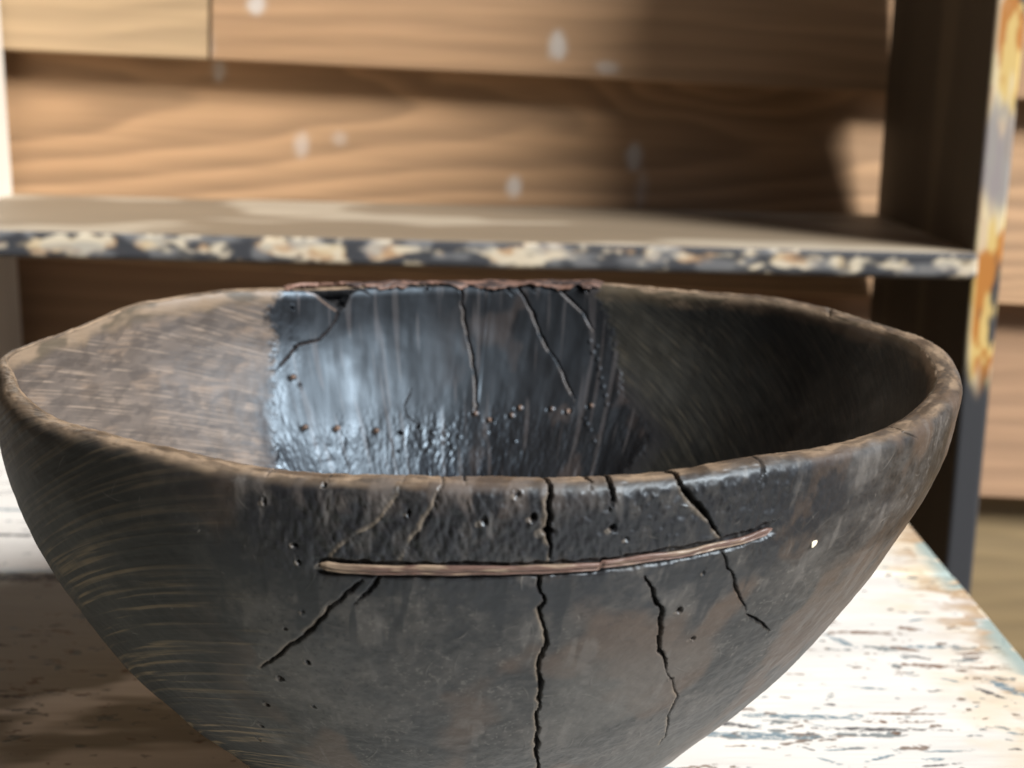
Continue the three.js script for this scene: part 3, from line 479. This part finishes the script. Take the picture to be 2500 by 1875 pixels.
    const lip = 1 - sst(0.006, 0.011, -q + (mid - 0.5) * 0.006), worn = sst(0.4, 0.58, fbm(X * 60, q * 160, 217, 3) + (phi > 215 ? 0.1 : 0.02)); put(o, [0.1, 0.078, 0.05], lip * 0.8); put(o, [0.3, 0.22, 0.15], lip * worn * 0.65);
    // pitch: black, glossy, brushed on in downward strokes
    const d = patchIn(phi, q, r), soak = sst(-0.016, -0.002, d + (mid - 0.5) * 0.012) * sst(-0.03, -0.055, q); if (soak > 0) { put(o, [0.03, 0.03, 0.033], soak * 0.75); o[3] = mix(o[3], 0.38, soak); }
    if (d > -0.008) {
      const t = sst(-0.0034, 0.0022, d + (fine - 0.5) * 0.004 + (mid - 0.5) * 0.003), st = fbm(X * 330 + q * 12, q * 34, 221, 3), dn = sst(0.3, 0.65, fbm(X * 40, q * 40, 223, 3));
      const c = 0.013 + (st - 0.5) * 0.01; put(o, [c, c, c * 1.08], t); put(o, [0.05, 0.04, 0.036], t * sst(0.55, 0.7, fbm(X * 70, q * 50, 227, 3)) * (1 - sst(175, 192, phi)) * 0.7);
      o[3] = mix(o[3], mix(0.52, 0.42, sst(0.052, 0.07, -q)) - 0.12 * (1 - sst(0.004, 0.016, d)) + 0.12 * (dn - 0.5) + (st - 0.5) * 0.22, t); o[4] = mix(o[4], 0.5 + (st - 0.5) * 0.55 + (fine - 0.5) * 0.25, t);
      const sk = sst(0.66, 0.75, fbm(X * 420 - q * 40, q * 30, 229, 2)) * t; put(o, [0.11, 0.1, 0.1], sk * 0.35);
      for (const [a, b] of STITCH) { const dx = (phi - a) * r * D2R * 1000, dy = q * 1000 - b, e = dx * dx + dy * dy * 1.6 + (fine - 0.5) * 3; if (e < 2.2) put(o, [0.24, 0.15, 0.1], (1 - e / 2.2) * 0.75); }
      const c2 = cracks(phi, q, r); if (c2[1] > 0.02) put(o, [0.2, 0.17, 0.15], c2[1] * 0.5); if (c2[0] > 0.0002) { put(o, [0.03, 0.02, 0.016], sst(0.0002, 0.0008, c2[0])); o[3] = 0.9; }
    }
    if (phi > 201 && phi < 213 && q > -0.0135) { const s = inPoly(HOLE, phi, q * 1000); const dd = polyDist(HOLE, phi, q, r * D2R); if (s || dd < 0.0007) { put(o, [0.014, 0.01, 0.008], 1); o[3] = 0.95; } else if (phi > 206.5) put(o, [0.22, 0.15, 0.11], (1 - sst(0.001, 0.0018, dd)) * 0.7); }  // hole's darkness put into the colour: its shallow inside is painted black
  }, MIRR);
  const bs = 0.00035;
  const mo = new THREE.MeshPhysicalMaterial({ ...outer, roughness: 1, bumpScale: bs, specularColor: new THREE.Color(0.78, 0.9, 1) }), mi = new THREE.MeshPhysicalMaterial({ ...inner, roughness: 1, bumpScale: 0.00022, ior: 1.5, specularColor: new THREE.Color(0.64, 0.82, 1) }), mp = new THREE.MeshPhysicalMaterial({ ...inner, roughness: 1, bumpScale: 0.00014, ior: 1.62, specularColor: new THREE.Color(0.64, 0.82, 1) });  // blue specular tint stands in for a blue sky mirrored in the gloss
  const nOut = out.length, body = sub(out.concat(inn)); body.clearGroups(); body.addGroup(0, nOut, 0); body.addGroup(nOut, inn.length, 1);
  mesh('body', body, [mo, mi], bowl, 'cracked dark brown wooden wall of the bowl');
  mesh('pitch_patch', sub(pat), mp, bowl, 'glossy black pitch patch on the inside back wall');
  sec(QO, t); const foot = new THREE.CylinderGeometry(t[0] + 0.0005, t[0] - 0.001, 0.006, 64).translate(-0.011, 0.0033, 0); mesh('foot', foot, std({ color: new THREE.Color(0.05, 0.045, 0.04), roughness: 0.7 }), bowl);
  sec(QI, t); mesh('floor_disc', new THREE.CylinderGeometry(t[0] + 0.004, t[0] + 0.004, 0.003, 64).translate(-0.011, DT - 0.0012, 0), std({ color: new THREE.Color(0.04, 0.036, 0.03), roughness: 0.6 }), bowl);

  // ---- flaking crust along the mended back rim
  {
    const n = 420, m = 34, P = [], col = [], idx = [], p = [0, 0, 0], s2 = [0, 0];
    for (let i = 0; i <= n; i++) {
      const phi = mix(161.3, 215.3, i / n), e = Math.min(1, Math.min(i, n - i) / 12), jag = (vn(phi * 0.6, 1, 61) - 0.5) * 0.003 + (vn(phi * 2.4, 2, 62) - 0.5) * 0.001, open = bell(phi, 207, 4.2);
      const qa = 0.0075 + (vn(phi * 1.1, 4, 63) - 0.5) * 0.003, qb = -0.0046 + jag * 0.8 + open * 0.0042 + sst(176, 163, phi) * -0.001;
      for (let j = 0; j < m; j++) {
        const under = j >= m - 5, tt = under ? 1 - (j - (m - 5) + 0.5) / 5 : j / (m - 6), q = mix(qa, qb, tt); base(phi, q, p);
        sec(q - 0.0008, s2); let tr = s2[0], ty = s2[1]; sec(q + 0.0008, s2); tr -= s2[0]; ty -= s2[1]; const l = Math.hypot(tr, ty), nr_ = ty / l, ny = -tr / l;
        const lay = Math.floor((q + 0.004 + (vn(phi * 0.5, 8, 64) - 0.5) * 0.004) / 0.0013), step = vn(lay * 7.3, phi * 0.16, 65) * 0.0011;
        let h = under ? 0.0003 : 0.0007 + step + (fbm(phi * 0.5, q * 1100, 66, 2) - 0.5) * 0.0008 + (vn(phi * 0.25, q * 80, 67) - 0.5) * 0.0012; h *= 0.3 + 0.7 * e; if (!under) h += open * 0.0006;
        const c = Math.cos(phi * D2R), s = Math.sin(phi * D2R); P.push(p[0] + nr_ * s * h, p[1] + ny * h, p[2] + nr_ * c * h);
        const a = fbm(phi * 0.3, q * 1300, 68, 3), w = sst(0.42, 0.66, a + sst(190, 205, phi) * 0.12); col.push(mix(0.035, 0.2, w), mix(0.025, 0.115, w), mix(0.024, 0.085, w));
      }
    }
    for (let i = 0; i < n; i++) for (let j = 0; j < m; j++) { const a = i * m + j, b = i * m + (j + 1) % m, c = a + m, d = b + m; idx.push(a, c, b, b, c, d); }
    for (let j = 1; j < m - 1; j++) { idx.push(0, j, j + 1); const o = n * m; idx.push(o, o + j + 1, o + j); }
    const g = new THREE.BufferGeometry(); g.setAttribute('position', new THREE.Float32BufferAttribute(P, 3)); g.setAttribute('color', new THREE.Float32BufferAttribute(col, 3)); g.setIndex(idx);
    const f = g.toNonIndexed(); f.computeVertexNormals(); g.computeVertexNormals();
    mesh('rim_crust', g, std({ vertexColors: true, roughness: 0.6 }), bowl, 'flaking brown crust along the mended back rim');
  }
  // ---- split cane strip let into the front
  {
    const path = [[-13.1, 25.7], [-11, 25.9], [-7.5, 25.8], [-1.9, 25.7], [2.6, 25.2], [7.6, 25.4], [12.1, 25.2], [18, 24.3], [23, 23.9], [26.6, 23], [29.8, 21.4]];
    const n = 360, m = 30, P = [], col = [], idx = [], p = [0, 0, 0], s2 = [0, 0];
    for (let i = 0; i <= n; i++) {
      const phi = mix(path[0][0], path[path.length - 1][0], i / n); let k = 0; while (k < path.length - 2 && phi > path[k + 1][0]) k++;
      const t_ = (phi - path[k][0]) / (path[k + 1][0] - path[k][0]), q0 = mix(path[k][1], path[k + 1][1], t_) / 1000 + (vn(phi * 0.3, 1, 81) - 0.5) * 0.0006 + (phi > 12.3 ? -0.00035 : 0.00025) * Math.exp(-Math.abs(phi - 12.3) / 4);
      const brk = Math.abs(phi - 12.3) < 0.25 ? -0.00045 : phi > 12.3 ? -0.0001 : 0.00005, end = Math.min(1, i / 10 + 0.45, (n - i) / 8 + 0.25), hw = (0.00128 - sst(-5, 22, phi) * 0.00022 + (vn(phi * 0.7, 5, 82) - 0.5) * 0.00022) * end, hh = (0.0008 + (vn(phi * 0.9, 9, 83) - 0.5) * 0.00025 + brk) * end;
      for (let j = 0; j < m; j++) {
        const a = j / m * Math.PI * 2, up = Math.sin(a), side = Math.cos(a), q = q0 - side * hw; base(phi, q, p);
        sec(q - 0.0008, s2); let tr = s2[0], ty = s2[1]; sec(q + 0.0008, s2); tr -= s2[0]; ty -= s2[1]; const l = Math.hypot(tr, ty), nr_ = ty / l, ny = -tr / l;
        const groove = Math.exp(-(((side + 0.25) / 0.12) ** 2)) * 0.00045 * (up > 0 ? 1 : 0); const h = up > 0 ? Math.pow(up, 0.5) * hh - groove - 0.0002 + (vn(phi * 1.6, side * 4, 84) - 0.5) * 0.00022 : up * 0.001;
        const c = Math.cos(phi * D2R), s = Math.sin(phi * D2R); P.push(p[0] + nr_ * s * h, p[1] + ny * h, p[2] + nr_ * c * h);
        const w = fbm(phi * 0.8, side * 3, 85, 3), pale = Math.max(sst(-7, -12.5, phi) * 0.9, sst(0.56, 0.7, fbm(phi * 0.35, side * 2.2, 86, 2)) * 0.75); const e = 0.55 + 0.8 * w;
        col.push(mix(0.135, 0.29, pale) * e, mix(0.082, 0.22, pale) * e, mix(0.066, 0.155, pale) * e);
      }
    }
    for (let i = 0; i < n; i++) for (let j = 0; j < m; j++) { const a = i * m + j, b = i * m + (j + 1) % m, c = a + m, d = b + m; idx.push(a, c, b, b, c, d); }
    for (let j = 1; j < m - 1; j++) { idx.push(0, j, j + 1); const o = n * m; idx.push(o, o + j + 1, o + j); }
    const g = new THREE.BufferGeometry(); g.setAttribute('position', new THREE.Float32BufferAttribute(P, 3)); g.setAttribute('color', new THREE.Float32BufferAttribute(col, 3)); g.setIndex(idx); g.computeVertexNormals();
    mesh('cane_strip', g, std({ vertexColors: true, roughness: 0.42 }), bowl, 'thin pinkish brown split cane strip across the front');
  }
  { // pale fleck stuck to the right of the strip
    const p = [0, 0, 0], q = [0, 0, 0]; base(36.3, 0.0289, p); base(36.5, 0.0289, q);
    const g = new THREE.SphereGeometry(1, 14, 10), v = g.attributes.position; for (let i = 0; i < v.count; i++) { const x = v.getX(i); v.setXYZ(i, x * 0.0016, v.getY(i) * 0.0008 * (1 + 0.5 * x), v.getZ(i) * 0.0003); } g.computeVertexNormals();
    const m = mesh('fleck', g, std({ color: new THREE.Color(0.75, 0.68, 0.52), roughness: 0.6 }), bowl, 'tiny cream fleck on the right of the front'); m.position.set(p[0], p[1], p[2]); m.rotation.set(-0.35, 36.3 * D2R, 0.75, 'YXZ');
  }
}

scene.traverse((o) => { if (o.isMesh) o.castShadow = o.receiveShadow = true; });
renderer.render(scene, camera);
